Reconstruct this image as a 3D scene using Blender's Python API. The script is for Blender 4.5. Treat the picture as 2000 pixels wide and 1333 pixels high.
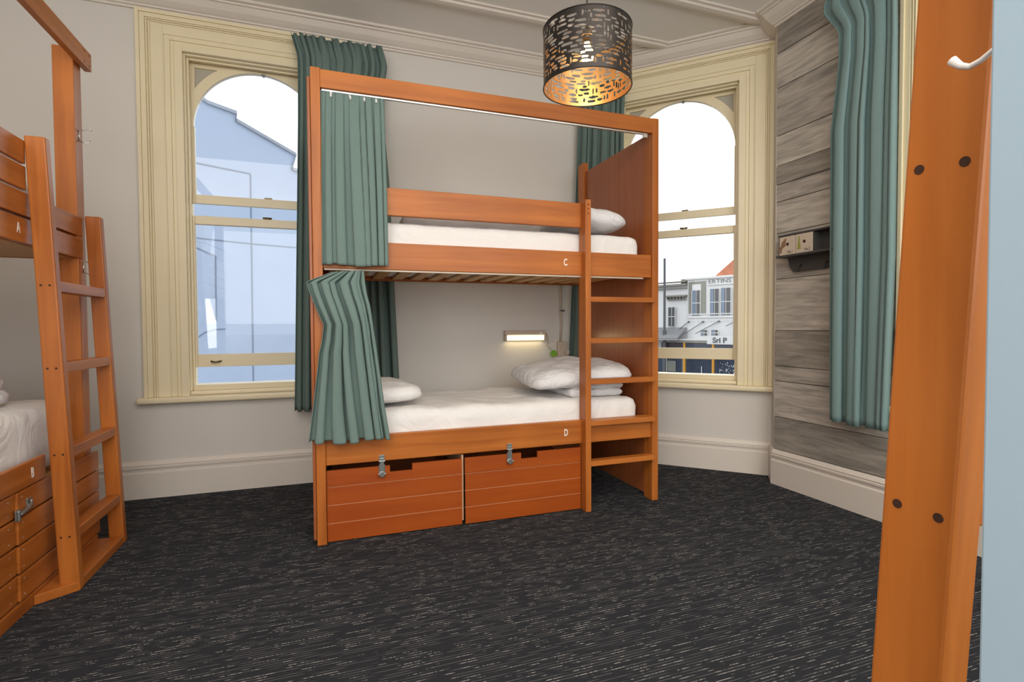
import bpy, bmesh, math, random
from mathutils import Vector, Matrix, noise
for o in list(bpy.data.objects): bpy.data.objects.remove(o)
sc = bpy.context.scene
PI = math.pi
COL = sc.collection

# ---------------------------------------------------------------- camera
f_px, yaw, pitch, roll, EYE = 1018.31, math.radians(19.414), math.radians(-1.608), math.radians(-0.32), 1.13
cam = bpy.data.cameras.new('camera'); cam.sensor_width = 36.0; cam.lens = 36.0*f_px/2000.0
cam.clip_start = 0.02; cam.clip_end = 500
co = bpy.data.objects.new('camera', cam); COL.objects.link(co); sc.camera = co
F = Vector((math.sin(yaw)*math.cos(pitch), math.cos(yaw)*math.cos(pitch), math.sin(pitch)))
Rt = Vector((math.cos(yaw), -math.sin(yaw), 0)); Up = Rt.cross(F)
r_ = Rt*math.cos(roll)+Up*math.sin(roll); u_ = -Rt*math.sin(roll)+Up*math.cos(roll)
M = Matrix.Identity(4)
for i in range(3):
    M[i][0], M[i][1], M[i][2] = r_[i], u_[i], -F[i]
M[0][3], M[1][3], M[2][3] = 0, 0, EYE
co.matrix_world = M

# ---------------------------------------------------------------- light, exposure
sc.view_settings.view_transform = 'Standard'; sc.view_settings.look = 'None'
sc.view_settings.gamma = 1.0; sc.view_settings.use_curve_mapping = False
sc.view_settings.exposure = 0.1
sc.cycles.use_denoising = True
sc.cycles.max_bounces = 8; sc.cycles.diffuse_bounces = 5; sc.cycles.sample_clamp_indirect = 6
w = bpy.data.worlds.new('world'); sc.world = w; w.use_nodes = True
bg = w.node_tree.nodes['Background']; bg.inputs[0].default_value = (0.93, 0.97, 1.0, 1); bg.inputs[1].default_value = 1.9

def area(name, loc, size, normal, power=0, portal=False, color=(1, 1, 1)):
    l = bpy.data.lights.new(name, 'AREA'); l.shape = 'RECTANGLE'; l.size, l.size_y = size
    l.energy = power; l.color = color
    if portal: l.cycles.is_portal = True
    o = bpy.data.objects.new(name, l); COL.objects.link(o); o.location = loc
    o.rotation_euler = Vector(normal).to_track_quat('-Z', 'Y').to_euler()
    return o
area('window_portal', (-0.439, 4.26, 1.85), (0.95, 2.35), (0, -1, 0), portal=True)
area('window_portal', (2.755+.12, 3.60+.12, 1.85), (0.95, 2.35), (-1, -1, 0), portal=True)
area('window_portal', (3.2, 1.36, 1.85), (0.95, 2.35), (-1, 0, 0), portal=True)
area('window_portal', (0.4, -2.66, 2.1), (4.95, 2.2), (0, 1, 0), portal=True)  # portal for the added opening behind the camera
area('ceiling_lamp', (0.2, -0.8, 3.28), (4.6, 3.2), (0, 0, -1), 135, color=(1.0, .93, .84))  # added overhead fill light, no real fitting
area('window_daylight', (-2.15, -2.04, 1.9), (.84, 2.3), (1, .2, .25), 45, color=(1.0, .98, .96))  # added fill light from the left, this wall has no window
area('window_daylight', (0.4, -2.55, 2.1), (4.9, 2.1), (0, 1, .6), 75, color=(1.0, .98, .96))  # added fill light set in the made-up opening behind the camera

# ---------------------------------------------------------------- materials
def new_mat(name):
    m = bpy.data.materials.new(name); m.use_nodes = True
    nt = m.node_tree; b = nt.nodes['Principled BSDF']
    return m, nt, b
def N(nt, t, **k):
    n = nt.nodes.new(t)
    for a, v in k.items(): setattr(n, a, v)
    return n
def lin(c):
    return tuple(((x/255)/12.92 if x/255 <= .04045 else ((x/255+.055)/1.055)**2.4) for x in c)+(1,)
def plain(name, rgb, rough=.6, metal=0.0, bump=0.0, bscale=60, var=0.0, spec=.5, bdist=.002, dis=0.0):
    m, nt, b = new_mat(name)
    b.inputs['Roughness'].default_value = rough; b.inputs['Metallic'].default_value = metal
    b.inputs['Specular IOR Level'].default_value = spec
    c = lin(rgb)
    tc = N(nt, 'ShaderNodeTexCoord'); no = N(nt, 'ShaderNodeTexNoise'); no.inputs['Scale'].default_value = bscale
    no.inputs['Detail'].default_value = 4
    nt.links.new(tc.outputs['Object'], no.inputs['Vector'])
    mx = N(nt, 'ShaderNodeMix', data_type='RGBA')
    v = max(var, .015)
    mx.inputs[6].default_value = tuple(x*(1-v) for x in c[:3])+(1,); mx.inputs[7].default_value = tuple(min(1, x*(1+v)) for x in c[:3])+(1,)
    no2 = N(nt, 'ShaderNodeTexNoise'); no2.inputs['Scale'].default_value = 2.5; no2.inputs['Detail'].default_value = 5
    nt.links.new(tc.outputs['Object'], no2.inputs['Vector'])
    nt.links.new(no2.outputs['Fac'], mx.inputs[0]); nt.links.new(mx.outputs[2], b.inputs['Base Color'])
    if bump:
        bp = N(nt, 'ShaderNodeBump'); bp.inputs['Strength'].default_value = bump; bp.inputs['Distance'].default_value = bdist; no.inputs['Distortion'].default_value = dis
        nt.links.new(no.outputs['Fac'], bp.inputs['Height']); nt.links.new(bp.outputs[0], b.inputs['Normal'])
    return m
def wood(name, axis, light, dark, rough=.4, coat=.1):
    m, nt, b = new_mat(name)
    tc = N(nt, 'ShaderNodeTexCoord'); oi = N(nt, 'ShaderNodeObjectInfo')
    mp = N(nt, 'ShaderNodeMapping'); s = [22, 22, 22]; s[axis] = 1.3
    mp.inputs['Scale'].default_value = s
    mul = N(nt, 'ShaderNodeMath', operation='MULTIPLY'); mul.inputs[1].default_value = 37
    nt.links.new(oi.outputs['Random'], mul.inputs[0])
    add = N(nt, 'ShaderNodeVectorMath', operation='ADD')
    nt.links.new(tc.outputs['Object'], mp.inputs['Vector']); nt.links.new(mp.outputs[0], add.inputs[0]); nt.links.new(mul.outputs[0], add.inputs[1])
    n1 = N(nt, 'ShaderNodeTexNoise'); n1.inputs['Scale'].default_value = 1; n1.inputs['Detail'].default_value = 7; n1.inputs['Distortion'].default_value = .6
    nt.links.new(add.outputs[0], n1.inputs['Vector'])
    n2 = N(nt, 'ShaderNodeTexNoise'); n2.inputs['Scale'].default_value = 1.6; n2.inputs['Detail'].default_value = 2
    nt.links.new(tc.outputs['Object'], n2.inputs['Vector'])
    ad = N(nt, 'ShaderNodeMath', operation='MULTIPLY_ADD'); ad.inputs[1].default_value = .7
    sb = N(nt, 'ShaderNodeMath', operation='MULTIPLY_ADD'); sb.inputs[1].default_value = .5; sb.inputs[2].default_value = -.1
    nt.links.new(n2.outputs['Fac'], sb.inputs[0]); nt.links.new(n1.outputs['Fac'], ad.inputs[0]); nt.links.new(sb.outputs[0], ad.inputs[2])
    cr = N(nt, 'ShaderNodeValToRGB'); cr.color_ramp.elements[0].position = .28; cr.color_ramp.elements[1].position = .68
    cr.color_ramp.elements[0].color = lin(dark); cr.color_ramp.elements[1].color = lin(light)
    nt.links.new(ad.outputs[0], cr.inputs[0]); nt.links.new(cr.outputs[0], b.inputs['Base Color'])
    b.inputs['Specular IOR Level'].default_value = .32; b.inputs['Roughness'].default_value = rough; b.inputs['Coat Weight'].default_value = coat; b.inputs['Coat Roughness'].default_value = .18
    bp = N(nt, 'ShaderNodeBump'); bp.inputs['Strength'].default_value = .08; bp.inputs['Distance'].default_value = .002
    nt.links.new(n1.outputs['Fac'], bp.inputs['Height']); nt.links.new(bp.outputs[0], b.inputs['Normal'])
    return m
WL, WD = (193, 114, 48), (149, 79, 27)
WX, WY, WZ = (wood('varnished_wood_'+a, i, WL, WD) for i, a in enumerate('xyz'))
PLY = wood('varnished_plywood', 2, (166, 96, 56), (148, 82, 46), .3)
DRW = wood('drawer_board', 0, (166, 78, 16), (148, 64, 11), .5, .04)
PALE = wood('pale_slat_wood', 1, (214, 170, 110), (186, 138, 84), .5, .05)
RAW = plain('raw_edge', (226, 176, 136), .6)
WALL = plain('wall_paint', (216, 211, 203), .75, bump=.05, bscale=90, var=.02)
CEIL = plain('ceiling_paint', (240, 237, 231), .8, var=.02)
TRIMW = plain('white_gloss_trim', (222, 213, 202), .4)
CREAM = plain('cream_gloss', (234, 221, 186), .35, var=.03)
SPAN = plain('spandrel_grey', (178, 172, 158), .5)
FAB = plain('curtain_fabric', (112, 132, 126), .9, bump=.25, bscale=900, var=.05, spec=.15)
FABD = plain('window_curtain_fabric', (104, 122, 116), .9, bump=.25, bscale=900, var=.05, spec=.15)
FABR = plain('window_curtain_fabric_teal', (122, 147, 146), .85, bump=.25, bscale=900, var=.05, spec=.2)
SHEET = plain('white_sheet', (232, 229, 226), .85, bump=.55, bscale=5, spec=.2, bdist=.03, dis=1.5)
DUV = plain('white_duvet', (226, 225, 226), .9, bump=.6, bscale=8, spec=.2, bdist=.03, dis=1.8)
METAL = plain('galvanised_metal', (168, 172, 170), .35, .9, bump=.1, bscale=200)
STEEL = plain('bright_steel', (215, 213, 210), .25, .9)
DARKM = plain('dark_hole', (58, 30, 14), .8)
WHITE = plain('white_plastic', (235, 233, 230), .35)
BEIGE = plain('beige_plastic', (196, 180, 162), .45)
GUN = plain('gunmetal', (58, 53, 50), .36, .7)
COPPER = plain('copper_inside', (216, 168, 112), .35, .8)
BLACK = plain('black_plastic', (22, 22, 22), .5)
GREEN = plain('green_tag', (120, 175, 40), .5)
SHELF = plain('charcoal_paint', (72, 70, 68), .55, var=.08)
PAPER = plain('speckled_front', (206, 190, 170), .7, var=.15, bscale=40)
DOORM = plain('pale_blue_paint', (154, 176, 192), .5, var=.02)
BRASS = plain('dark_brass', (110, 98, 70), .4, .8)
LETTER = plain('white_letter', (240, 238, 232), .5)
BLUE = plain('blue_render', (146, 160, 182), .85, bump=.3, bscale=30, var=.06)
BLUESHADE = plain('blue_groove', (104, 116, 136), .9)  # shade of the grooves put into the colour, darker than the wall
CAP = plain('parapet_cap', (132, 140, 152), .9, var=.3)
BWHITE = plain('white_render', (206, 206, 206), .8, var=.04)
BGREY = plain('grey_brick', (128, 128, 120), .85, var=.1)
BGLASS = plain('dark_window', (52, 56, 62), .2)
BBLUE = plain('pale_blue_curtain', (110, 128, 150), .8)
BDARK = plain('dark_shopfront', (38, 50, 70), .5, var=.5)
BPLUM = plain('dark_fascia', (44, 42, 50), .6, var=.4)
ORANGE = plain('orange_mural', (176, 100, 66), .8, var=.5)
YELLOW = plain('yellow_post', (190, 136, 40), .6)
ROOFG = plain('grey_awning', (120, 122, 124), .7, var=.2)
POLE = plain('pole_grey', (76, 80, 84), .6)
ROAD = plain('asphalt', (96, 96, 98), .9, var=.1)
GB = [plain('weathered_board_%s' % s, c, .85, bump=.6, bscale=40, var=.2) for s, c in (('mid', (182, 176, 168)), ('pale', (196, 190, 181)), ('dark', (160, 154, 146)))]
for m in GB:   # streaky grain along the board
    nt = m.node_tree; b = nt.nodes['Principled BSDF']
    tc = N(nt, 'ShaderNodeTexCoord'); mp = N(nt, 'ShaderNodeMapping'); mp.inputs['Scale'].default_value = (20, 3.0, 30)
    no = N(nt, 'ShaderNodeTexNoise'); no.inputs['Scale'].default_value = 1; no.inputs['Detail'].default_value = 9; no.inputs['Distortion'].default_value = .6; no.inputs['Roughness'].default_value = .65
    nt.links.new(tc.outputs['Object'], mp.inputs[0]); nt.links.new(mp.outputs[0], no.inputs['Vector'])
    old = b.inputs['Base Color'].links[0].from_socket
    cr = N(nt, 'ShaderNodeValToRGB'); cr.color_ramp.elements[0].position = .3; cr.color_ramp.elements[0].color = (.52, .515, .50, 1)
    cr.color_ramp.elements[1].position = .62; cr.color_ramp.elements[1].color = (1.12, 1.1, 1.06, 1)
    mu = N(nt, 'ShaderNodeMix', data_type='RGBA', blend_type='MULTIPLY'); mu.inputs[0].default_value = 1
    nt.links.new(no.outputs['Fac'], cr.inputs[0]); nt.links.new(old, mu.inputs[6]); nt.links.new(cr.outputs[0], mu.inputs[7])
    nt.links.new(mu.outputs[2], b.inputs['Base Color'])
    bp = N(nt, 'ShaderNodeBump'); bp.inputs['Strength'].default_value = .5; bp.inputs['Distance'].default_value = .006
    nt.links.new(no.outputs['Fac'], bp.inputs['Height']); nt.links.new(bp.outputs[0], b.inputs['Normal'])

def glass_mat():
    m, nt, b = new_mat('window_glass')
    nt.nodes.remove(b); out = nt.nodes['Material Output']
    t = N(nt, 'ShaderNodeBsdfTransparent'); g = N(nt, 'ShaderNodeBsdfGlossy'); g.inputs['Roughness'].default_value = .02
    fr = N(nt, 'ShaderNodeFresnel'); fr.inputs[0].default_value = 1.45
    mx = N(nt, 'ShaderNodeMixShader'); nt.links.new(fr.outputs[0], mx.inputs[0]); nt.links.new(t.outputs[0], mx.inputs[1]); nt.links.new(g.outputs[0], mx.inputs[2])
    nt.links.new(mx.outputs[0], out.inputs[0]); return m
GLASS = glass_mat()
def emit(name, rgb, s):
    m, nt, b = new_mat(name)
    b.inputs['Base Color'].default_value = rgb+(1,)
    b.inputs['Emission Color'].default_value = rgb+(1,); b.inputs['Emission Strength'].default_value = s; return m
BULB = emit('lit_bulb', (1, .72, .36), 9); TUBE = emit('lit_tube', (1, .82, .45), 7)

def carpet_mat():
    m, nt, b = new_mat('charcoal_carpet')
    tc = N(nt, 'ShaderNodeTexCoord'); sx = N(nt, 'ShaderNodeSeparateXYZ'); nt.links.new(tc.outputs['Object'], sx.inputs[0])
    def math_(op, a, bb=None, c=None):
        n = N(nt, 'ShaderNodeMath', operation=op)
        for i, v in enumerate((a, bb, c)):
            if v is None: continue
            if isinstance(v, (int, float)): n.inputs[i].default_value = v
            else: nt.links.new(v, n.inputs[i])
        return n.outputs[0]
    wob = N(nt, 'ShaderNodeTexNoise'); wob.inputs['Scale'].default_value = 3; nt.links.new(tc.outputs['Object'], wob.inputs['Vector'])
    y = math_('MULTIPLY_ADD', wob.outputs['Fac'], .006, sx.outputs[1])
    yr = math_('MULTIPLY', y, 80.0)
    row = math_('FLOOR', yr); fr = math_('FRACT', yr)
    inrow = math_('LESS_THAN', math_('ABSOLUTE', math_('SUBTRACT', fr, .5)), .12)
    def layer(sxx, seed, thr, w):
        cv = N(nt, 'ShaderNodeCombineXYZ')
        nt.links.new(math_('MULTIPLY', sx.outputs[0], sxx), cv.inputs[0]); nt.links.new(math_('MULTIPLY', row, 7.31+seed), cv.inputs[1]); cv.inputs[2].default_value = seed
        no = N(nt, 'ShaderNodeTexNoise'); no.inputs['Scale'].default_value = 1; no.inputs['Detail'].default_value = 1
        nt.links.new(cv.outputs[0], no.inputs['Vector'])
        mr = N(nt, 'ShaderNodeMapRange'); mr.inputs[1].default_value = thr; mr.inputs[2].default_value = thr+w
        nt.links.new(no.outputs['Fac'], mr.inputs[0]); return mr.outputs[0]
    faint = math_('MULTIPLY', layer(9, 3.3, .47, .1), .2)
    dash = math_('MULTIPLY', layer(16, 1.3, .54, .08), layer(150, 5.7, .36, .2))
    region = N(nt, 'ShaderNodeTexNoise'); region.inputs['Scale'].default_value = 5; region.inputs['Detail'].default_value = 3
    nt.links.new(tc.outputs['Object'], region.inputs['Vector'])
    rg = N(nt, 'ShaderNodeMapRange'); rg.inputs[1].default_value = .3; rg.inputs[2].default_value = .62; rg.inputs[3].default_value = .7
    nt.links.new(region.outputs['Fac'], rg.inputs[0])
    dash = math_('MULTIPLY', math_('MAXIMUM', math_('MULTIPLY', dash, rg.outputs[0]), faint), inrow)
    fine = N(nt, 'ShaderNodeTexNoise'); fine.inputs['Scale'].default_value = 400; fine.inputs['Detail'].default_value = 2
    nt.links.new(tc.outputs['Object'], fine.inputs['Vector'])
    base = N(nt, 'ShaderNodeMix', data_type='RGBA'); base.inputs[6].default_value = lin((25, 26, 30)); base.inputs[7].default_value = lin((54, 56, 61))
    nt.links.new(fine.outputs['Fac'], base.inputs[0])
    mx = N(nt, 'ShaderNodeMix', data_type='RGBA'); nt.links.new(dash, mx.inputs[0]); nt.links.new(base.outputs[2], mx.inputs[6]); mx.inputs[7].default_value = lin((168, 165, 160))
    nt.links.new(mx.outputs[2], b.inputs['Base Color']); b.inputs['Roughness'].default_value = .95; b.inputs['Specular IOR Level'].default_value = .15
    bp = N(nt, 'ShaderNodeBump'); bp.inputs['Strength'].default_value = .5; bp.inputs['Distance'].default_value = .003
    nt.links.new(fine.outputs['Fac'], bp.inputs['Height']); nt.links.new(bp.outputs[0], b.inputs['Normal'])
    return m
CARPET = carpet_mat()

# ---------------------------------------------------------------- helpers
class MB:
    def __init__(s): s.v = []; s.f = []; s.mi = []
    def add(s, vs, fs, mi=0):
        o = len(s.v); s.v += [tuple(v) for v in vs]; s.f += [tuple(i+o for i in f) for f in fs]; s.mi += [mi]*len(fs); return s
    def box(s, x0, x1, y0, y1, z0, z1, mi=0):
        x0, x1 = min(x0, x1), max(x0, x1); y0, y1 = min(y0, y1), max(y0, y1); z0, z1 = min(z0, z1), max(z0, z1)
        return s.add([(x0, y0, z0), (x1, y0, z0), (x1, y1, z0), (x0, y1, z0), (x0, y0, z1), (x1, y0, z1), (x1, y1, z1), (x0, y1, z1)],
                     [(0, 3, 2, 1), (4, 5, 6, 7), (0, 1, 5, 4), (1, 2, 6, 5), (2, 3, 7, 6), (3, 0, 4, 7)], mi)
    def hexa(s, bot, top, mi=0):
        return s.add(list(bot)+list(top), [(0, 3, 2, 1), (4, 5, 6, 7), (0, 1, 5, 4), (1, 2, 6, 5), (2, 3, 7, 6), (3, 0, 4, 7)], mi)
    def prism(s, poly, depth, mi=0):      # poly: list of 3D points, depth: vector
        n = len(poly); d = Vector(depth); top = [tuple(Vector(p)+d) for p in poly]
        fs = [tuple(range(n))[::-1], tuple(range(n, 2*n))]+[(i, (i+1) % n, (i+1) % n+n, i+n) for i in range(n)]
        return s.add(list(poly)+top, fs, mi)
    def tube(s, pts, r, n=10, mi=0, caps=True):
        pts = [Vector(p) for p in pts]; rs = r if isinstance(r, (list, tuple)) else [r]*len(pts)
        vs = []; prev = None
        for i, p in enumerate(pts):
            t = (pts[min(i+1, len(pts)-1)]-pts[max(i-1, 0)]).normalized()
            a = Vector((0, 0, 1)) if abs(t.z) < .9 else Vector((1, 0, 0))
            if prev is None: u = t.cross(a).normalized()
            else: u = (prev-t*prev.dot(t)).normalized()
            prev = u; v = t.cross(u)
            for k in range(n):
                a = 2*PI*k/n; vs.append(p+(u*math.cos(a)+v*math.sin(a))*rs[i])
        fs = []
        for i in range(len(pts)-1):
            for k in range(n):
                fs.append((i*n+k, i*n+(k+1) % n, (i+1)*n+(k+1) % n, (i+1)*n+k))
        if caps: fs += [tuple(range(n))[::-1], tuple(range((len(pts)-1)*n, len(pts)*n))]
        return s.add(vs, fs, mi)
    def lathe(s, c, prof, n=32, mi=0):
        vs = []; fs = []
        for r, z in prof:
            for k in range(n):
                a = 2*PI*k/n; vs.append((c[0]+r*math.cos(a), c[1]+r*math.sin(a), c[2]+z))
        for i in range(len(prof)-1):
            for k in range(n): fs.append((i*n+k, i*n+(k+1) % n, (i+1)*n+(k+1) % n, (i+1)*n+k))
        return s.add(vs, fs, mi)
    def grid(s, fn, nu, nv, mi=0):
        vs = [fn(i/nu, j/nv) for j in range(nv+1) for i in range(nu+1)]
        return s.add(vs, [(j*(nu+1)+i, j*(nu+1)+i+1, (j+1)*(nu+1)+i+1, (j+1)*(nu+1)+i) for j in range(nv) for i in range(nu)], mi)

def obj(name, mb, mats, parent=None, bevel=0.0, smooth=False, solid=0.0, local=False, subsurf=0, recalc=True):
    me = bpy.data.meshes.new(name)
    vs = [Vector(v) for v in mb.v]
    if local: off = Vector((0, 0, 0))
    elif parent: off = Vector(parent['_base']) if '_base' in parent else Vector((0, 0, 0))
    else:
        xs = [v.x for v in vs]; ys = [v.y for v in vs]; off = Vector(((min(xs)+max(xs))/2, (min(ys)+max(ys))/2, min(v.z for v in vs)))
    me.from_pydata([v-off for v in vs], [], mb.f); me.update()
    if not isinstance(mats, (list, tuple)): mats = [mats]
    for m in mats: me.materials.append(m)
    for p, i in zip(me.polygons, mb.mi): p.material_index = i; p.use_smooth = smooth
    if recalc:
        b = bmesh.new(); b.from_mesh(me); bmesh.ops.recalc_face_normals(b, faces=b.faces); b.to_mesh(me); b.free()
    o = bpy.data.objects.new(name, me); COL.objects.link(o)
    if parent: o.parent = parent
    elif not local: o.location = off
    if not parent: o['_base'] = tuple(o.location)
    else: o['_base'] = parent['_base'] if '_base' in parent else (0, 0, 0)
    if bevel:
        md = o.modifiers.new('bevel', 'BEVEL'); md.width = bevel; md.segments = 2; md.limit_method = 'ANGLE'; md.angle_limit = .7
    if solid:
        md = o.modifiers.new('solid', 'SOLIDIFY'); md.thickness = solid; md.offset = 0
    if subsurf:
        md = o.modifiers.new('sub', 'SUBSURF'); md.levels = subsurf; md.render_levels = subsurf
    return o
def thing(name, label, cat, loc=(0, 0, 0), group=None, rotz=0):
    o = bpy.data.objects.new(name, None); COL.objects.link(o); o.location = loc; o.rotation_euler = (0, 0, rotz)
    o.empty_display_size = .1; o['_base'] = tuple(loc)
    return tag(o, label, cat, group)
def tag(o, label, cat, group=None):
    o['label'] = label; o['category'] = cat
    if group: o['group'] = group
    return o
def struct(o): o['kind'] = 'structure'; return o
def bx(name, x0, x1, y0, y1, z0, z1, mat, parent=None, bevel=.003, local=False):
    return obj(name, MB().box(x0, x1, y0, y1, z0, z1), mat, parent, bevel, local=local)
def text_mesh(name, s, size, mat, parent, loc, rot, sx=.8, bold=.02, depth=.0008, local=False):
    cu = bpy.data.curves.new(name, 'FONT'); cu.body = s; cu.size = size; cu.extrude = depth; cu.offset = bold*size
    cu.align_x = 'CENTER'; cu.align_y = 'CENTER'
    t = bpy.data.objects.new('tmp', cu); COL.objects.link(t)
    bpy.context.view_layer.update()
    me = bpy.data.meshes.new_from_object(t.evaluated_get(bpy.context.evaluated_depsgraph_get()))
    COL.objects.unlink(t); bpy.data.objects.remove(t)
    mt = Matrix.Translation(loc) @ rot @ Matrix.Diagonal((sx, 1, 1, 1))
    me.transform(mt)
    if parent and not local: me.transform(Matrix.Translation(-Vector(parent['_base'])))
    me.materials.clear(); me.materials.append(mat); me.name = name
    o = bpy.data.objects.new(name, me); COL.objects.link(o); o.parent = parent
    return o
FRONT = Matrix.Rotation(PI/2, 4, 'X')                                   # readable from -Y
FACEX = Matrix.Rotation(PI/2, 4, 'Z') @ Matrix.Rotation(PI/2, 4, 'X')   # readable from +X
FACENX = Matrix.Rotation(-PI/2, 4, 'Z') @ Matrix.Rotation(PI/2, 4, 'X')  # readable from -X

# ---------------------------------------------------------------- room shell
CZ = 3.32
PATH = [Vector(p) for p in ((-2.2, -2.5), (-2.2, 4.06), (2.085, 4.06), (3.122, 3.023), (2.985, 2.866), (2.985, -2.5))]
def sweep(profile, i0, i1, path=PATH):
    dirs = [(path[i+1]-path[i]).normalized() for i in range(len(path)-1)]
    nrm = [Vector((d.y, -d.x)) for d in dirs]
    mit = []
    for i in range(len(path)):
        if i == 0: mit.append(nrm[0])
        elif i == len(path)-1: mit.append(nrm[-1])
        else: mit.append((nrm[i-1]+nrm[i])/(1+nrm[i-1].dot(nrm[i])))
    mb = MB(); k = len(profile); vs = []
    for i in range(i0, i1+1):
        for d, z in profile:
            p = path[i]+mit[i]*d; vs.append((p.x, p.y, z))
    fs = []
    for i in range(i1-i0):
        for j in range(k): fs.append((i*k+j, i*k+(j+1) % k, (i+1)*k+(j+1) % k, (i+1)*k+j))
    fs += [tuple(range(k)), tuple(range((i1-i0)*k, (i1-i0+1)*k))[::-1]]
    return mb.add(vs, fs)
struct(obj('floor', MB().box(-2.4, 3.4, -2.7, 4.3, -.1, 0), CARPET))
struct(obj('ceiling', MB().box(-2.4, 3.4, -2.7, 4.3, CZ, CZ+.1), CEIL))
def wall_boxes(L, holes, th=.17, z1=CZ):      # local: x along, y outward
    mb = MB(); x = 0
    for a, b, z0, zt in holes:
        mb.box(x, a, 0, th, 0, z1); mb.box(a, b, 0, th, 0, z0); mb.box(a, b, 0, th, zt, z1); x = b
    mb.box(x, L, 0, th, 0, z1); return mb
def place(o, p, ang): o.location = (p[0], p[1], 0); o.rotation_euler = (0, 0, ang); return o
HW, ZB, ZT = .45, .70, 2.97
wc = -0.439
place(struct(obj('wall_back', wall_boxes(4.285+.17, [(wc+2.2-HW, wc+2.2+HW, ZB, ZT)]), WALL, local=True)), (-2.2, 4.06), 0)
s2 = math.sqrt(.5)
place(struct(obj('wall_diagonal', wall_boxes(1.466, [(.7833-HW, .7833+HW, ZB, ZT)]), WALL, local=True)), (2.085, 4.06), -PI/4)
struct(obj('wall_left', MB().box(-2.37, -2.2, -2.5, 4.06, 0, CZ), WALL))
# boarded wall on the right: rows of weathered boards round window three
C3 = 1.30
zs = [0, .25, .48, .735, .84, 1.09, 1.45, 1.77, 1.99, 2.11, 2.24, 2.45, 2.78, 3.02, CZ]
random.seed(4)
mb = MB()
mb.box(3.0, 3.15, C3+HW, 2.866, 0, CZ, 2); mb.box(3.0, 3.15, -2.5, C3-HW, 0, CZ, 2)
mb.box(3.0, 3.15, C3-HW, C3+HW, 0, ZB, 2); mb.box(3.0, 3.15, C3-HW, C3+HW, ZT, CZ, 2)
tone = [0, 2, 1, 0, 2, 1, 0, 1, 0, 2, 1, 0, 1, 2]
for i in range(len(zs)-1):
    a, b = zs[i]+.0025, zs[i+1]-.0025; d = random.uniform(0, .006)
    for y0, y1 in ((C3+HW, 2.866), (-2.5, C3-HW)):
        mb.box(2.985+d, 3.0, y0, y1, a, b, tone[i])
    for y0, y1, lo, hi in ((C3-HW, C3+HW, 0, ZB), (C3-HW, C3+HW, ZT, CZ)):
        if max(a, lo) < min(b, hi): mb.box(2.985+d, 3.0, y0, y1, max(a, lo), min(b, hi), tone[i])
struct(obj('wall_right', mb, GB, bevel=.0015))
struct(obj('wall_return', MB().prism([(3.122, 3.023, 0), (2.986, 2.866, 0), (3.3, 2.866, 0), (3.3, 3.0, 0)], (0, 0, CZ)), WALL))
# wall behind the camera with a wide opening added to let in fill light
mb = MB(); mb.box(-2.2, -2.08, -2.67, -2.5, 0, CZ); mb.box(2.88, 2.985, -2.67, -2.5, 0, CZ); mb.box(-2.08, 2.88, -2.67, -2.5, 0, 1.0); mb.box(-2.08, 2.88, -2.67, -2.5, 3.2, CZ)
struct(obj('wall_front', mb, WALL))
cor = [(0, 3.205), (.018, 3.205), (.02, 3.217), (.034, 3.22), (.036, 3.228), (.05, 3.236), (.075, 3.256), (.094, 3.282), (.098, 3.288), (.112, 3.292), (.114, 3.3), (.136, 3.305), (.138, CZ), (0, CZ)]
struct(obj('trim_1', sweep(cor, 0, 5), TRIMW))
bas = [(0, 0), (.02, 0), (.02, .168), (.012, .176), (.012, .192), (.02, .196), (.022, .208), (.014, .213), (.014, .217), (.02, .221), (.018, .226), (.012, .236), (.006, .246), (0, .248)]
struct(obj('baseboard_left', sweep(bas, 0, 1), TRIMW)); struct(obj('baseboard_back', sweep(bas, 1, 2), TRIMW))
struct(obj('baseboard_diagonal', sweep(bas, 2, 3), TRIMW)); struct(obj('baseboard_right', sweep(bas, 3, 5), TRIMW))
for k, (y, x1) in enumerate(((3.50, 2.55), (2.99, 2.95))):
    mb = MB(); prof = [(-.055, CZ), (-.055, CZ-.012), (-.035, CZ-.014), (-.028, CZ-.026), (.0, CZ-.03), (.028, CZ-.026), (.035, CZ-.014), (.055, CZ-.012), (.055, CZ)]
    mb.prism([(-2.15, y+a, z) for a, z in prof], (x1+2.15, 0, 0)); struct(obj('trim_%d' % (k+2), mb, TRIMW))

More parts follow.
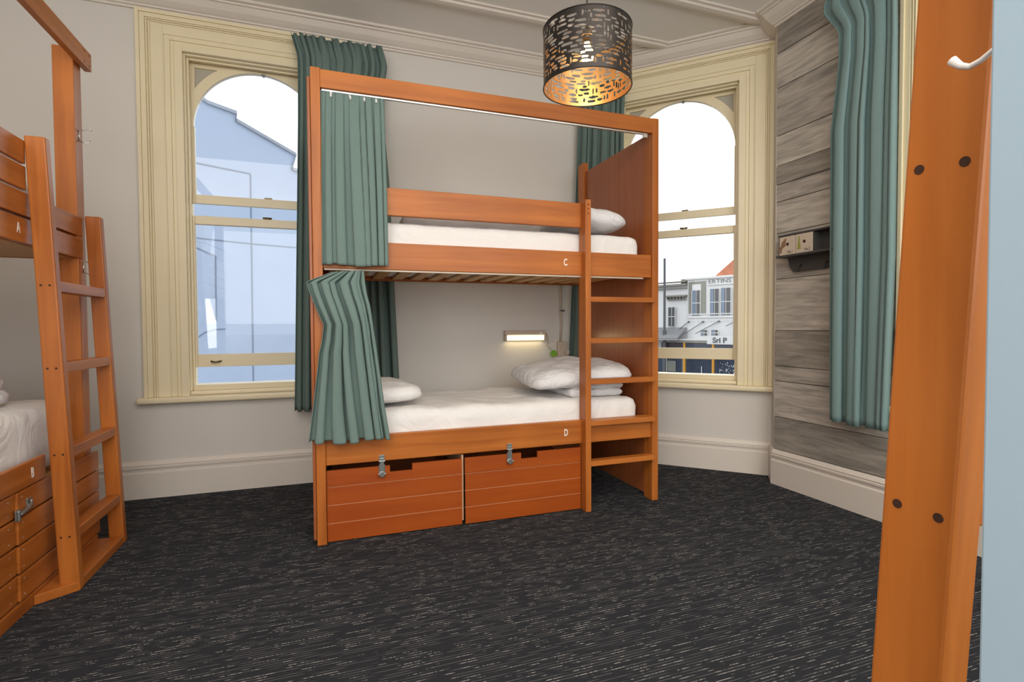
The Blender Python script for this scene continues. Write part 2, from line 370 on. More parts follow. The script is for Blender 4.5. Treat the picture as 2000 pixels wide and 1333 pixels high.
# ---------------------------------------------------------------- windows (local x right, y outward)
def window(n, p, ang):
    root = bpy.data.objects.new('window_%d' % n, None); COL.objects.link(root); struct(root)
    root.location = (p[0], p[1], 0); root.rotation_euler = (0, 0, ang); root['_base'] = (0, 0, 0)
    L = dict(parent=root, local=True)
    T = 3.205
    mb = MB()
    def band(b0, b1, th, z0=.672):
        for s in (-1, 1): mb.box(s*(.71-b0), s*(.71-b1), -th, 0, z0, T-b0*.9)
        mb.box(-(.71-b1), (.71-b1), -th, 0, T-b1*.9, T-b0*.9)
    band(0, .022, .036); band(.022, .052, .026); band(.052, .058, .018); band(.058, .066, .028); band(.066, .072, .018); band(.072, .08, .028)
    band(.08, .15, .02); band(.15, .157, .026); band(.157, .19, .022); band(.19, .215, .014); band(.215, .262, .03)
    obj('casing', mb, CREAM, bevel=.003, **L)
    mb = MB()
    for s in (-1, 1):
        mb.box(s*.4495, s*.438, 0.001, .169, .702, 2.969); mb.box(s*.438, s*.425, .035, .05, .739, 2.957)
    mb.box(-.437, .437, 0.001, .169, 2.958, 2.969); mb.box(-.424, .424, .036, .049, 2.945, 2.957); mb.box(-.437, .437, .03, .168, .702, .738)
    obj('window_frame', mb, CREAM, bevel=.002, **L)
    mb = MB(); mb.box(-.745, .745, -.068, 0, .632, .672); mb.box(-.447, .447, -.012, .168, .673, .7015)
    obj('window_sill', mb, CREAM, bevel=.012, **L)
    # lower sash, pushed up a little
    lo = MB(); lo.box(-.412, .412, .055, .092, .86, .948); lo.box(-.412, .412, .055, .092, 1.845, 1.904)
    for s in (-1, 1): lo.box(s*.436, s*.4125, .055, .092, .86, 1.904)
    lo = obj('lower_sash', lo, CREAM, bevel=.004, **L)
    obj('glass_pane', MB().box(-.413, .413, .072, .075, .946, 1.847), GLASS, lo, local=True)
    mb = MB(); mb.tube([(-.33, .05, .90), (-.325, .03, .898), (-.30, .026, .893), (-.275, .03, .898), (-.27, .05, .90)], .006, 8); obj('sash_lift', mb, BRASS, lo, local=True, smooth=True)
    mb = MB(); mb.tube([(.04, .07, 1.904), (.04, .07, 1.918)], .018, 12); mb.tube([(.01, .07, 1.914), (.07, .07, 1.914)], .007, 8); obj('sash_lock', mb, BRASS, lo, local=True)
    # upper sash with arched head
    R, cz = .418, 2.524; x1, zt = .437, 2.956; NA = 40
    up = MB(); up.box(-.412, .412, .1, .135, 1.998, 2.057)
    for s in (-1, 1): up.box(s*.437, s*.4125, .1, .135, 1.998, cz)
    def strip(inner, outer, y0, y1):
        for i in range(NA):
            a, b, c, d = inner[i], inner[i+1], outer[i+1], outer[i]
            up.hexa([(q[0], y0, q[1]) for q in (a, b, c, d)], [(q[0], y1, q[1]) for q in (a, b, c, d)])
    A = [PI*i/NA for i in range(NA+1)]
    inn = [(R*math.cos(a), cz+R*math.sin(a)) for a in A]
    outr = [(max(-x1, min(x1, (R+.062)*math.cos(a))), min(zt, cz+(R+.062)*math.sin(a))) for a in A]
    strip(inn, outr, .098, .135)
    for s in (-1, 1):
        up.box(s*x1, s*(x1-.032), .103, .135, cz+.2, zt-.0285); up.box(s*.14, s*x1, .103, .135, zt-.028, zt)
    up = obj('upper_sash', up, CREAM, bevel=.0, **L)
    mb = MB()
    rect = []
    for a in A:
        c, s_ = math.cos(a), math.sin(a); k = min((x1-.005)/max(abs(c), 1e-6), (zt-.005-cz)/max(s_, 1e-6)); rect.append((c*k, cz+s_*k))
    for i in range(NA):
        a, b, c, d = outr[i], outr[i+1], rect[i+1], rect[i]
        if (Vector(a)-Vector(d)).length > .006 or (Vector(b)-Vector(c)).length > .006:
            mb.hexa([(q[0]*1.0, .120, q[1]) for q in (a, b, c, d)], [(q[0], .128, q[1]) for q in (a, b, c, d)])
    obj('spandrel_panel', mb, SPAN, up, local=True)
    mb = MB(); poly = [(-.413, 2.055), (.413, 2.055)]+[(x*.99, z) for x, z in inn]
    mb.prism([(x, .115, z) for x, z in poly], (0, .003, 0)); obj('glass_pane', mb, GLASS, up, local=True)
    mb = MB(); mb.tube([(.03, .098, 2.93), (.03, .085, 2.93)], .012, 12); mb.tube([(.015, .088, 2.93), (.045, .088, 2.93)], .005, 6); obj('sash_bolt', mb, METAL, up, local=True)
    mb = MB(); mb.box(.02, .07, .105, .125, 2.057, 2.068); obj('sash_stop', mb, BRASS, up, local=True)
    return root
window(1, (wc, 4.06), 0)
window(2, (2.085+.7833*s2, 4.06-.7833*s2), -PI/4)
window(3, (2.985, C3), -PI/2)

# ---------------------------------------------------------------- soft goods builders
def lerp_prof(prof, z):
    if z >= prof[0][0]: return prof[0][1], prof[0][2]
    for (za, a0, a1), (zb, b0, b1) in zip(prof, prof[1:]):
        if zb <= z <= za:
            t = (za-z)/(za-zb); return a0+(b0-a0)*t, a1+(b1-a1)*t
    return prof[-1][1], prof[-1][2]
def curtain(name, prof, mapf, folds, amp, mat, seed, hem=0.02, head=False, overlap=.35, nz=60, parent=None, thick=.004, twist=.25):
    rnd = random.Random(seed); ph = [rnd.uniform(-.8, .8) for _ in range(6)]
    zt, zb = prof[0][0], prof[-1][0]
    cuts = [0]
    for i in range(folds): cuts.append(cuts[-1]+rnd.choice((.45, .6, .9, 1.3, 1.9))*rnd.uniform(.85, 1.15))
    cuts = [c/cuts[-1]*1.0 for c in cuts]
    am = [rnd.uniform(.35, 1.2) for _ in range(folds+1)]
    def fn(u, v):
        z = zt+(zb-zt)*v
        a0, a1 = lerp_prof(prof, z)
        uu = min(.9999, max(0, u+twist*.02*math.sin(2.0*v+ph[0]+u*3)*math.sin(PI*u)))
        k = max(i for i in range(folds) if cuts[i] <= uu); t = (uu-cuts[k])/(cuts[k+1]-cuts[k])
        th = 2*PI*(k+t)
        A = amp*(am[k]*(1-t)+am[(k+1)]*t)*(.55+.45*min(1, v*3))
        off = A*math.sin(th+.18*math.sin(2.0*v+ph[2]))+amp*.25*math.sin(5.3*u*PI+2*v+ph[3])
        fw = (a1-a0)/folds
        a = a0+(a1-a0)*u+overlap*fw*.5*math.sin(2*th)*-1*math.sin(PI*u)**.3
        if head and z > zt-.13:
            e = (z-(zt-.13))/.13
            off += amp*.35*math.sin(2*PI*folds*2.7*u+ph[4])*min(1, e*2)
            if z > zt-.03: pass
        zz = z+(hem*.5*math.sin(9*u+ph[5])+hem*.4*math.sin(th)) * (v**8) + (hem*.5*math.sin(th*1.3+1)*((1-v)**10) if head else 0)
        return mapf(a, off, zz)
    mb = MB().grid(fn, folds*16, nz)
    return obj(name, mb, mat, parent, smooth=True, solid=thick, recalc=False)
def slab(mb, x0, x1, y0, y1, z0, z1, r=.05, seed=0, wr=.006, nx=60, ncs=56, sag=0.0, fx=6, fy=9):
    cy, cz, hy, hz = (y0+y1)/2, (z0+z1)/2, (y1-y0)/2, (z1-z0)/2
    r = min(r, hz, hy)
    def cs(t):
        a = 2*PI*t; c, s = math.cos(a), math.sin(a); p = .22
        return (math.copysign(abs(c)**p, c), math.copysign(abs(s)**p, s))
    def rr(t):  # rounded rectangle param by arc
        per = [(hy-r)*2, PI/2*r, (hz-r)*2, PI/2*r]*2; tot = sum(per); d = t*tot
        segs = [((-(hy-r), hz), (1, 0)), None, ((hy, hz-r), (0, -1)), None, ((hy-r, -hz), (-1, 0)), None, ((-hy, -(hz-r)), (0, 1)), None]
        cen = [None, (hy-r, hz-r, PI/2), None, (hy-r, -(hz-r), 0), None, (-(hy-r), -(hz-r), -PI/2), None, (-(hy-r), hz-r, PI)]
        for i in range(8):
            if d <= per[i] or i == 7:
                if i % 2 == 0: (sx, sy), (dx, dy) = segs[i]; return sx+dx*d, sy+dy*d
                cx_, cy_, a0 = cen[i]; a = a0-d/r; return cx_+r*math.cos(a), cy_+r*math.sin(a)
            d -= per[i]
    L = x1-x0
    xs = [0, .004*L]+[.012*L+(L*.976)*i/nx for i in range(nx+1)]+[L*.996, L]
    vs = []
    for x in xs:
        e = min(x, L-x); k = 1-(math.sqrt(max(0, r*r-(r-min(r, e))**2))/r); sh = r*k
        for j in range(ncs):
            py, pz = rr(j/ncs)
            py *= (hy-sh*.7)/hy; pz *= (hz-sh)/hz if hz > sh else .02
            X, Y, Z = x0+x, cy+py, cz+pz
            nv = noise.noise(Vector((X*fx+seed*3.1, Y*fy*.6+X*2, Z*4+seed)))+.5*noise.noise(Vector((X*fx*2.3+seed, Y*fy*2, Z*9)))
            d = wr*nv
            nrm = Vector((0, py/hy, pz/hz)); nrm.normalize() if nrm.length else None
            Y += nrm.y*d; Z += nrm.z*d*(1 if pz > -.6*hz else .1)
            if pz > 0: Z -= sag*math.sin(PI*x/L)
            vs.append((X, Y, Z))
    n = len(xs); fs = [(i*ncs+j, i*ncs+(j+1) % ncs, (i+1)*ncs+(j+1) % ncs, (i+1)*ncs+j) for i in range(n-1) for j in range(ncs)]
    fs += [tuple(range(ncs)), tuple(range((n-1)*ncs, n*ncs))[::-1]]
    mb.add(vs, fs); return mb
def pillow(name, c, lx, ly, h, mat, seed, rz=0, tilt=0, tiltx=0, wr=.012, flat=.5):
    mb = MB(); n, m = 34, 26
    R = Matrix.Rotation(rz, 3, 'Z') @ Matrix.Rotation(tilt, 3, 'Y') @ Matrix.Rotation(tiltx, 3, 'X')
    def fn(sgn):
        def g(u, v):
            x, y = 2*u-1, 2*v-1
            t = max(0, (1-abs(x)**6)*(1-abs(y)**6))**.5*(1-.2*(x*x+y*y))
            pin = 1-.13*abs(x)**5*abs(y)**2; pin2 = 1-.13*abs(y)**5*abs(x)**2
            X, Y = x*lx/2*pin2, y*ly/2*pin
            nv = noise.noise(Vector((X*7+seed, Y*7, sgn*2+seed)))+.5*noise.noise(Vector((X*17+seed, Y*15, sgn)))
            z = sgn*h/2*t*(1 if sgn > 0 else flat)+wr*nv*(t**.5)
            return tuple(Vector(c)+R @ Vector((X, Y, z)))
        return g
    mb.grid(fn(1), n, m); mb.grid(fn(-1), n, m)
    b = obj(name, mb, mat, smooth=True)
    me = b.data; k = bmesh.new(); k.from_mesh(me); bmesh.ops.remove_doubles(k, verts=k.verts, dist=.0015); bmesh.ops.recalc_face_normals(k, faces=k.faces); k.to_mesh(me); k.free()
    for p in me.polygons: p.use_smooth = True
    return b

# ---------------------------------------------------------------- main bunk
B = thing('bunk_bed', 'orange varnished bunk bed with two drawers, marked C and D, before the back wall', 'bunk bed', (.97, 3.35, 0))
YF = 2.845
def post(x0, x1, y0, y1, z1, par=B): return bx('post', x0, x1, y0, y1, 0, z1, WZ, par)
post(-.068, -.021, YF, YF+.095, 2.447); post(1.955, 2.0, YF, YF+.095, 2.443)
post(-.068, -.021, 3.76, 3.855, 2.43); post(1.935, 1.98, 3.76, 3.855, 2.43)
bx('end_panel', 1.956, 1.974, YF+.095, 3.76, .027, 2.36, PLY, B); bx('end_panel', -.085, -.069, YF+.012, 3.82, .027, 2.40, PLY, B)
bx('top_rail', -.021, 1.955, YF, YF+.035, 2.348, 2.440, WX, B)
bx('guard_rail', -.021, 1.457, YF+.015, YF+.045, 1.727, 1.874, WX, B)
r1 = bx('mattress_rail', -.021, 1.955, YF+.015, YF+.045, 1.437, 1.581, WX, B)
r2 = bx('mattress_rail', -.021, 1.955, YF+.015, YF+.045, .410, .553, WX, B)
text_mesh('letter', 'C', .058, LETTER, r1, (1.352, YF+.0145, 1.512), FRONT, .62, .014)
text_mesh('letter', 'D', .058, LETTER, r2, (1.352, YF+.0145, .482), FRONT, .62, .014)
bx('rear_rail', -.021, 1.94, 3.74, 3.76, 1.452, 1.56, WX, B); bx('rear_rail', -.021, 1.94, 3.74, 3.76, .43, .55, WX, B)
bx('slat_bearer', -.021, 1.955, YF+.045, YF+.075, 1.447, 1.467, WX, B, .001)
s0 = None
for lev in (1.462, .43):
    for i in range(15):
        x = .04+i*.128
        if s0 is None: s0 = bx('slat', x, x+.07, YF+.046, 3.739, lev, lev+.016, PALE, B, .001); X0 = x
        else:
            s = s0.copy(); COL.objects.link(s); s.location = (x-X0, 0, lev-1.462)
bx('curtain_track', -.015, 1.90, YF+.02, YF+.036, 1.427, 1.436, BEIGE, B, .001)
mb = MB().box(-.015, 1.925, YF+.012, YF+.026, 2.337, 2.347); mb.box(1.897, 1.922, YF+.008, YF+.03, 2.318, 2.337)
obj('curtain_track', mb, STEEL, B, bevel=.001)
bx('ladder_upright', 1.457, 1.4935, 2.802, YF+.045, 0, 1.886, WZ, B)
for z in (1.307, 1.056, .806, .552, .305):
    bx('rung', 1.4935, 1.955, 2.812, 2.872, z-.032, z, WX, B)
for z in (1.855, 1.83, 1.803): obj('screw_hole', MB().tube([(1.476, 2.8025, z), (1.476, 2.8005, z)], .004, 10), DARKM, B)
# drawers
def drawer(x0, x1, nx0, nx1, hx, oy, zt):
    y0 = YF+.016+oy
    out = [(x0, .006), (x1, .006), (x1, zt), (nx1, zt), (nx1, zt-.036), (nx0, zt-.036), (nx0, zt), (x0, zt)]
    mb = MB().box(x0+.015, x1-.015, y0+.02, y0+.66, .03, .04); mb.box(x0+.015, x0+.03, y0+.02, y0+.66, .041, .30); mb.box(x1-.03, x1-.015, y0+.02, y0+.66, .041, .30); mb.box(x0+.031, x1-.031, y0+.645, y0+.66, .041, .30)
    d = obj('drawer', mb, PLY, B)
    mb = MB(); zz = [.006, .100, .103, .196, .199, .292, .295]
    for a, b in ((.006, .1), (.103, .196), (.199, .292)): mb.box(x0, x1, y0, y0+.016, a, b)
    mb.box(x0, x1, y0+.003, y0+.016, .005, .293, 1)
    mb.box(x0, nx0, y0, y0+.016, .295, zt); mb.box(nx0, nx1, y0, y0+.016, .295, zt-.036); mb.box(nx1, x1, y0, y0+.016, .295, zt)
    fr = obj('drawer_front', mb, [DRW, RAW], d, bevel=.0008)
    mb = MB(); mb.box(hx-.016, hx+.016, y0-.006, y0, zt-.045, zt+.01); mb.tube([(hx, y0-.004, zt-.04), (hx, y0-.02, zt-.04)], .015, 14)
    mb.box(hx-.011, hx+.011, y0-.012, y0-.006, zt-.05, zt+.045); mb.tube([(hx-.02, y0-.014, zt-.038), (hx+.02, y0-.014, zt-.038)], .006, 10)
    mb.box(hx-.015, hx+.015, y0-.006, y0-.001, zt+.03, zt+.062); mb.tube([(hx-.016, y0-.008, zt+.03), (hx+.016, y0-.008, zt+.03)], .005, 8)
    obj('latch', mb, METAL, d, bevel=.001)
drawer(-.019, .704, .305, .425, .262, .004, .380); drawer(.722, 1.452, 1.062, 1.165, .988, 0, .384)
bx('back_panel', -.02, 1.935, 3.77, 3.78, .01, .55, PLY, B, .001)  # added panel hiding the wall so the space under the bunk stays dark
bx('centre_divider', .706, .718, YF+.04, 3.6, .02, .40, RAW, B, .001)

# mattresses and bedding of the main bunk
mb = slab(MB(), .0, 1.895, 2.90, 3.735, 1.48, 1.705, .045, 3, .006); tag(obj('mattress', mb, SHEET, smooth=True), 'thick mattress in white fitted sheet on the upper bunk marked C', 'mattress')
mb = slab(MB(), .0, 1.885, 2.897, 3.735, .447, .672, .055, 7, .014); tag(obj('mattress', mb, SHEET, smooth=True), 'mattress in creased white sheet on the lower bunk marked D', 'mattress')
tag(pillow('pillow', (.22, 3.28, .728), .56, .66, .17, SHEET, 2, .15, -.02), 'white pillow half hidden by the tied lower bunk curtain', 'pillow')
tag(pillow('pillow', (1.585, 3.32, .79), .72, .80, .20, DUV, 5, -.12, -.08, .03, .02), 'plump white pillow on the folded duvet beside the lit reading lamp', 'pillow')
mb = slab(MB(), 1.44, 1.82, 2.97, 3.62, .675, .722, .023, 11, .018, 40, 56, 0, 9, 14); slab(mb, 1.46, 1.84, 2.99, 3.60, .716, .762, .022, 14, .018, 40, 56, 0, 9, 14)
tag(obj('folded_duvet', mb, DUV, smooth=True), 'folded white duvet squashed under the plump pillow on the lower bunk', 'duvet')
tag(pillow('pillow', (1.60, 3.22, 1.80), .50, .62, .20, DUV, 9, .05, .03), 'creased white pillow at the panelled end of the upper bunk', 'pillow')
mb = slab(MB(), .42, 1.30, 3.1, 3.66, 1.707, 1.80, .04, 21, .02, 30, 44); tag(obj('folded_duvet', mb, DUV, smooth=True), 'crumpled white duvet lying behind the guard rail of the upper bunk', 'duvet')

# bunk curtains
cy = lambda y: (lambda a, off, z: (a, y+off, z))
def slope_map(a, off, z): t = min(1, max(0, (2.345-z)/.5)); return (a, 2.856-.034*t+off*(.35+.65*t), z)
c1 = curtain('bunk_curtain', [(2.335, -.012, .293), (2.1, -.016, .296), (1.45, -.022, .302)], slope_map, 7, .017, FAB, 12, .008, overlap=.55, twist=2)
tag(c1, 'sage green curtain hanging straight at the upper bunk C', 'curtain')
for x in (.03, .125, .195, .255):
    mb = MB(); mb.box(x-.006, x+.006, YF+.008, YF+.014, 2.322, 2.338); mb.tube([(x, YF+.004, 2.325), (x, YF-.004, 2.305)], .005, 8)
    obj('curtain_glider', mb, WHITE, c1)
low = [(1.415, .03, .178), (1.36, -.10, .182), (1.30, -.082, .19), (1.24, -.06, .205), (1.143, -.02, .217), (1.06, -.03, .228), (1.0, -.044, .236), (.94, -.05, .243), (.718, -.078, .27), (.543, -.10, .297)]
c2 = curtain('bunk_curtain', low, lambda a, off, z: (a, 2.80+off+.03*max(0, (z-1.2))/.2, z+.06*max(0, (z-1.28))*((a-.05)/.1 if a > .05 else 0)), 7, .026, FAB, 33, .012, overlap=.5, twist=4, nz=90)
tag(c2, 'sage green curtain gathered and twisted at the lower bunk D', 'curtain')
# window curtains
tag(curtain('window_curtain', [(3.155, -.212, .40), (3.09, -.195, .42), (3.01, -.172, .432), (2.9, -.17, .41), (2.58, -.175, .405), (2.18, -.185, .437), (1.43, -.205, .465), (.54, -.228, .50)], cy(3.93), 9, .032, FABD, 5, .012, head=True, overlap=.3), 'long grey-green curtain beside the left arched window, behind the bunk', 'curtain')
def diag_map(u, off, z):   # u along the diagonal, plane X+Y = 6.04
    o = 5.98/math.sqrt(2)+off; return ((o+u)*s2, (o-u)*s2, z)
tag(curtain('window_curtain', [(3.12, -1.40, -1.0), (2.81, -1.40, -1.012), (2.08, -1.43, -1.02), (.6, -1.50, -1.04)], diag_map, 7, .026, FABD, 8, .012, head=True), 'grey-green curtain between the pendant lamp and the right arched window', 'curtain')
tag(curtain('window_curtain', [(3.14, 2.35, 1.97), (3.03, 2.41, 1.95), (2.96, 2.37, 1.955), (2.86, 2.30, 1.96), (2.68, 2.30, 1.955), (2.28, 2.35, 1.952), (1.5, 2.348, 1.953), (.55, 2.337, 1.98)], lambda a, off, z: (2.86+off, a, z), 6, .028, FABR, 21, .006, head=True, overlap=.45), 'pale teal curtain hanging over the grey board wall beside the shelf', 'curtain')

# ---------------------------------------------------------------- left bunk
LB = thing('bunk_bed', 'wooden bunk bed with leaning ladder at the left edge, marked A and B', 'bunk bed', (-1.65, 2.3, 0))
XA, XF = -1.172, -1.15
YE = 3.285; Y0 = 1.2
def board(z0, z1, x, y1, name='side_board', y0=Y0): return bx(name, x-.02, x, y0, y1, z0, z1, WY, LB, .003)
board(1.813, 1.908, XA, 2.725, 'guard_board'); board(1.705, 1.802, XA, 2.725, 'guard_board')
board(1.597, 1.694, XA, 3.245); ba = board(1.484, 1.586, XA, 3.245)
text_mesh('letter', 'A', .06, LETTER, ba, (XA+.0005, 2.655, 1.538), FACEX, .62, .014)
bb = board(.497, .593, XF, 2.76)
text_mesh('letter', 'B', .06, LETTER, bb, (XF+.0005, 2.652, .541), FACEX, .62, .014)
YS = 2.527
for i, (a, b) in enumerate(((.397, .49), (.288, .388), (.175, .279), (.064, .166))):
    board(a, b, XF-.004, YS-.003); 
    board(a+(.0 if i else -.0), b+(0.0 if i else 0), XF+.004, YE, 'drawer_board', YS+.003)
board(0, .055, XF, YE-.02, 'skirting_board')
for (a, b) in ((.397, .49), (.288, .388), (.175, .279), (.064, .166)):
    for y, x in ((YS-.045, XF-.003), (YS+.035, XF+.005)):
        for z in (a+.02, b-.02): obj('screw', MB().tube([(x-.002, y, z), (x, y, z)], .004, 8), STEEL, LB)
mb = MB(); mb.tube([(XF+.014, 2.525, .408), (XF+.018, 2.56, .418), (XF+.016, 2.602, .432)], [.007, .0095, .007], 10); mb.tube([(XF+.016, 2.602, .445), (XF+.016, 2.602, .415)], .005, 10)
mb.tube([(XF+.010, 2.522, .385), (XF+.010, 2.522, .425)], .006, 10); mb.box(XF+.004, XF+.010, 2.505, 2.538, .388, .43); mb.box(XF+.004, XF+.010, 2.585, 2.625, .405, .455)
obj('latch', mb, METAL, LB, bevel=.002)
# posts, rails, panels
bx('post', -1.262, -1.176, 3.2, 3.285, 0, 2.53, WZ, LB); bx('post', -2.18, -2.1, 3.2, 3.285, 0, 2.53, WZ, LB)
bx('post', -1.262, -1.176, Y0-.08, Y0, 0, 2.53, WZ, LB); bx('post', -2.18, -2.1, Y0-.08, Y0, 0, 2.53, WZ, LB)
tr = bx('top_rail', -1.172, -1.14, Y0-.1, 3.318, 2.462, 2.552, WY, LB)
for z in (2.48, 2.534):
    for y in (3.235, 3.29): obj('screw', MB().tube([(-1.1405, y, z), (-1.139, y, z)], .004, 8), DARKM, tr)
bx('end_rail', -2.1, -1.262, 3.215, 3.24, 1.48, 1.60, WX, LB); bx('end_rail', -2.1, -1.262, 3.215, 3.24, .40, .52, WX, LB)
for zz in (1.50, .46): bx('bed_base', -2.1, -1.2, Y0, 3.19, zz-.02, zz, PALE, LB)
def ladder_rail(par, x0, x0t, w, y0, y1, zt, mat=WZ):
    return obj('ladder_rail', MB().hexa([(x0, y0, 0), (x0+w, y0, 0), (x0+w, y1, 0), (x0, y1, 0)], [(x0t, y0, zt), (x0t+w, y0, zt), (x0t+w, y1, zt), (x0t, y1, zt)]), mat, par, .006)
lx = lambda z: -1.096-.0395*z
ra = ladder_rail(LB, lx(0), lx(1.93), .072, 2.712, 2.757, 1.93); rb = ladder_rail(LB, lx(0), lx(1.705), .068, 3.243, 3.287, 1.705)
for z in (1.335, .985, .617, .262):
    x = lx(z)
    obj('rung', MB().box(x+.006, x+.066, 2.757, 3.243, z-.045, z), WY, LB, bevel=.003)
    for dx in (.02, .05): obj('screw_hole', MB().tube([(x+dx, 2.7125, z-.022), (x+dx, 2.7112, z-.022)], .0045, 10), DARKM, ra)
mb = MB(); mb.prism([(-1.149, 2.63, 0), (-1.03, 2.715, 0), (-1.03, 3.24, 0), (-1.149, 3.24, 0)], (0, 0, .04))
obj('foot_board', mb, WY, LB, bevel=.002)
def wire_hook(x, y, z, par):
    mb = MB(); mb.box(x, x+.003, y-.008, y+.008, z-.055, z+.0)
    mb.tube([(x+.002, y, z-.005), (x+.02, y-.0, z+.004), (x+.045, y, z+.012), (x+.055, y, z+.004)], .0028, 8)
    mb.tube([(x+.002, y, z-.05), (x+.02, y, z-.06), (x+.038, y, z-.06), (x+.046, y, z-.045)], .0028, 8)
    mb.lathe((x+.046, y, z-.042), [(0, -.005), (.005, 0), (0, .005)], 8)
    return obj('coat_hook', mb, STEEL, par, smooth=True)
wire_hook(-1.176, 3.245, 2.135, LB); wire_hook(-1.176, 3.255, 1.47, LB)
mb = slab(MB(), 0, 1.9, -.44, .44, .48, .79, .05, 31, .012, fx=3, fy=4)
for i, v in enumerate(mb.v): mb.v[i] = (v[1]-1.655, v[0]+1.26, v[2])
tag(obj('mattress', mb, SHEET, smooth=True), 'mattress in bright white sheet on the lower bunk marked B', 'mattress')
mb = slab(MB(), 0, 1.9, -.44, .44, 1.50, 1.69, .05, 37, .008)
for i, v in enumerate(mb.v): mb.v[i] = (v[1]-1.655, v[0]+1.26, v[2])
tag(obj('mattress', mb, SHEET, smooth=True), 'mattress hidden behind the boards of the upper bunk marked A', 'mattress')
mb = slab(MB(), 0, .55, -.32, .32, .797, .86, .03, 41, .018, 26, 44); slab(mb, .0, .53, -.30, .31, .856, .925, .033, 44, .018, 26, 44)
for i, v in enumerate(mb.v): mb.v[i] = (v[1]-1.66, v[0]+2.40, v[2])
tag(obj('folded_duvet', mb, DUV, smooth=True), 'white duvet folded in two layers on the lower bunk marked B', 'duvet')
tag(pillow('pillow', (-1.62, 3.0, 1.79), .62, .42, .20, SHEET, 23, .1), 'white pillow peeping over the boards of the upper bunk marked A', 'pillow')

# ---------------------------------------------------------------- ladder close at the right
RL = thing('bunk_ladder', 'tall orange wooden ladder close to the camera beside the pale blue door', 'ladder', (.9, .45, 0))
def yl(z): return .483-.0525*z
def rrail(x0):
    w, z1 = .0765, 2.2
    return obj('ladder_rail', MB().hexa([(x0, yl(0)-w, 0), (x0+.045, yl(0)-w, 0), (x0+.045, yl(0), 0), (x0, yl(0), 0)], [(x0, yl(z1)-w, z1), (x0+.045, yl(z1)-w, z1), (x0+.045, yl(z1), z1), (x0, yl(z1), z1)]), WZ, RL, .004)
r0 = rrail(.62); rrail(1.09)
for y, z in ((.402, 1.301), (.358, 1.297), (.42, .922), (.377, .92)):
    obj('screw_hole', MB().tube([(.6205, y-.003, z), (.6192, y-.003, z)], .0052, 16), DARKM, r0)
for z in (1.68, 1.31, .935, .56, .22):
    bx('rung', .665, 1.09, yl(z)-.068, yl(z)-.008, z-.03, z+.012, WX, RL)
# pale blue door
D = bpy.data.objects.new('door_1', None); COL.objects.link(D); struct(D); D.location = (.52, -.15, 0); D['_base'] = (.52, -.15, 0)
bx('door_panel', .5, .54, -.56, .27, .005, 2.04, DOORM, D, .002)
mb = MB(); mb.tube([(.545, .265, 1.36), (.542, .285, 1.368), (.542, .291, 1.365), (.541, .299, 1.360), (.54, .307, 1.358), (.54, .314, 1.362), (.54, .321, 1.370)], [.0022, .0022, .0022, .0024, .0026, .003, .0042], 12)
obj('coat_hook', mb, WHITE, D, smooth=True)

# ---------------------------------------------------------------- pendant lamp
PX, PY, PZ = 1.135, 2.165, 2.22
P = thing('pendant_lamp', 'pierced dark metal drum pendant lamp with glowing bulb hanging from the ceiling', 'lamp', (PX, PY, PZ))
R, Hh, NU, NV = .2, .258, 400, 84
rnd = random.Random(3); slots = []
for _ in range(9000):
    if rnd.random() < .78: a, b = rnd.uniform(.012, .031), rnd.uniform(.005, .0066)
    else: a, b = rnd.uniform(.0042, .005), rnd.uniform(.011, .016)
    x, z = rnd.uniform(0, 2*PI*R), rnd.uniform(.014+b, Hh-.014-b)
    ok = True
    for X, Z, A, Bb in slots:
        dx = abs(x-X); dx = min(dx, 2*PI*R-dx)
        if dx < (a+A)*.93+.0028 and abs(z-Z) < (b+Bb)*.93+.0022: ok = False; break
    if ok: slots.append((x, z, a, b))
cell = set()
for X, Z, A, Bb in slots:
    i0 = int((X-A)/(2*PI*R)*NU)-1; i1 = int((X+A)/(2*PI*R)*NU)+1
    for i in range(i0, i1+1):
        for j in range(int((Z-Bb)/Hh*NV)-1, int((Z+Bb)/Hh*NV)+2):
            x = (i+.5)/NU*2*PI*R-X; z = (j+.5)/NV*Hh-Z
            if (abs(x)/A)**2.6+(abs(z)/Bb)**2.6 < 1: cell.add((i % NU, j))
mb = MB()
for r, mi in ((R, 0), (R-.0018, 1)):
    vs = [(PX+r*math.cos(2*PI*i/NU), PY+r*math.sin(2*PI*i/NU), PZ+Hh*j/NV) for j in range(NV+1) for i in range(NU)]
    fs = [(j*NU+i, j*NU+(i+1) % NU, (j+1)*NU+(i+1) % NU, (j+1)*NU+i) for j in range(NV) for i in range(NU) if (i, j) not in cell]
    mb.add(vs, fs, mi)
obj('lamp_shade', mb, [GUN, COPPER], P, smooth=True, recalc=False)
for z in (0, Hh): obj('shade_rim', MB().tube([(PX+R*math.cos(2*PI*k/64), PY+R*math.sin(2*PI*k/64), PZ+z) for k in range(65)], .0028, 8), GUN, P, smooth=True)
mb = MB(); zc = PZ+.235
for k in range(3):
    a = 2*PI*k/3+.4; mb.tube([(PX+.02*math.cos(a), PY+.02*math.sin(a), zc), (PX+R*math.cos(a), PY+R*math.sin(a), PZ+Hh-.01)], .002, 6)
mb.tube([(PX+.022*math.cos(2*PI*k/24), PY+.022*math.sin(2*PI*k/24), zc) for k in range(25)], .003, 6)
obj('shade_frame', mb, STEEL, P)
obj('lamp_holder', MB().lathe((PX, PY, PZ+.205), [(0, 0), (.019, 0), (.021, .02), (.021, .05), (.012, .065), (.004, .075), (0, .075)], 20), BRASS, P, smooth=True)
obj('bulb', MB().lathe((PX, PY, PZ+.112), [(0, 0), (.014, .003), (.026, .016), (.031, .034), (.028, .052), (.019, .07), (.013, .082), (.012, .096)], 24), BULB, P, smooth=True)
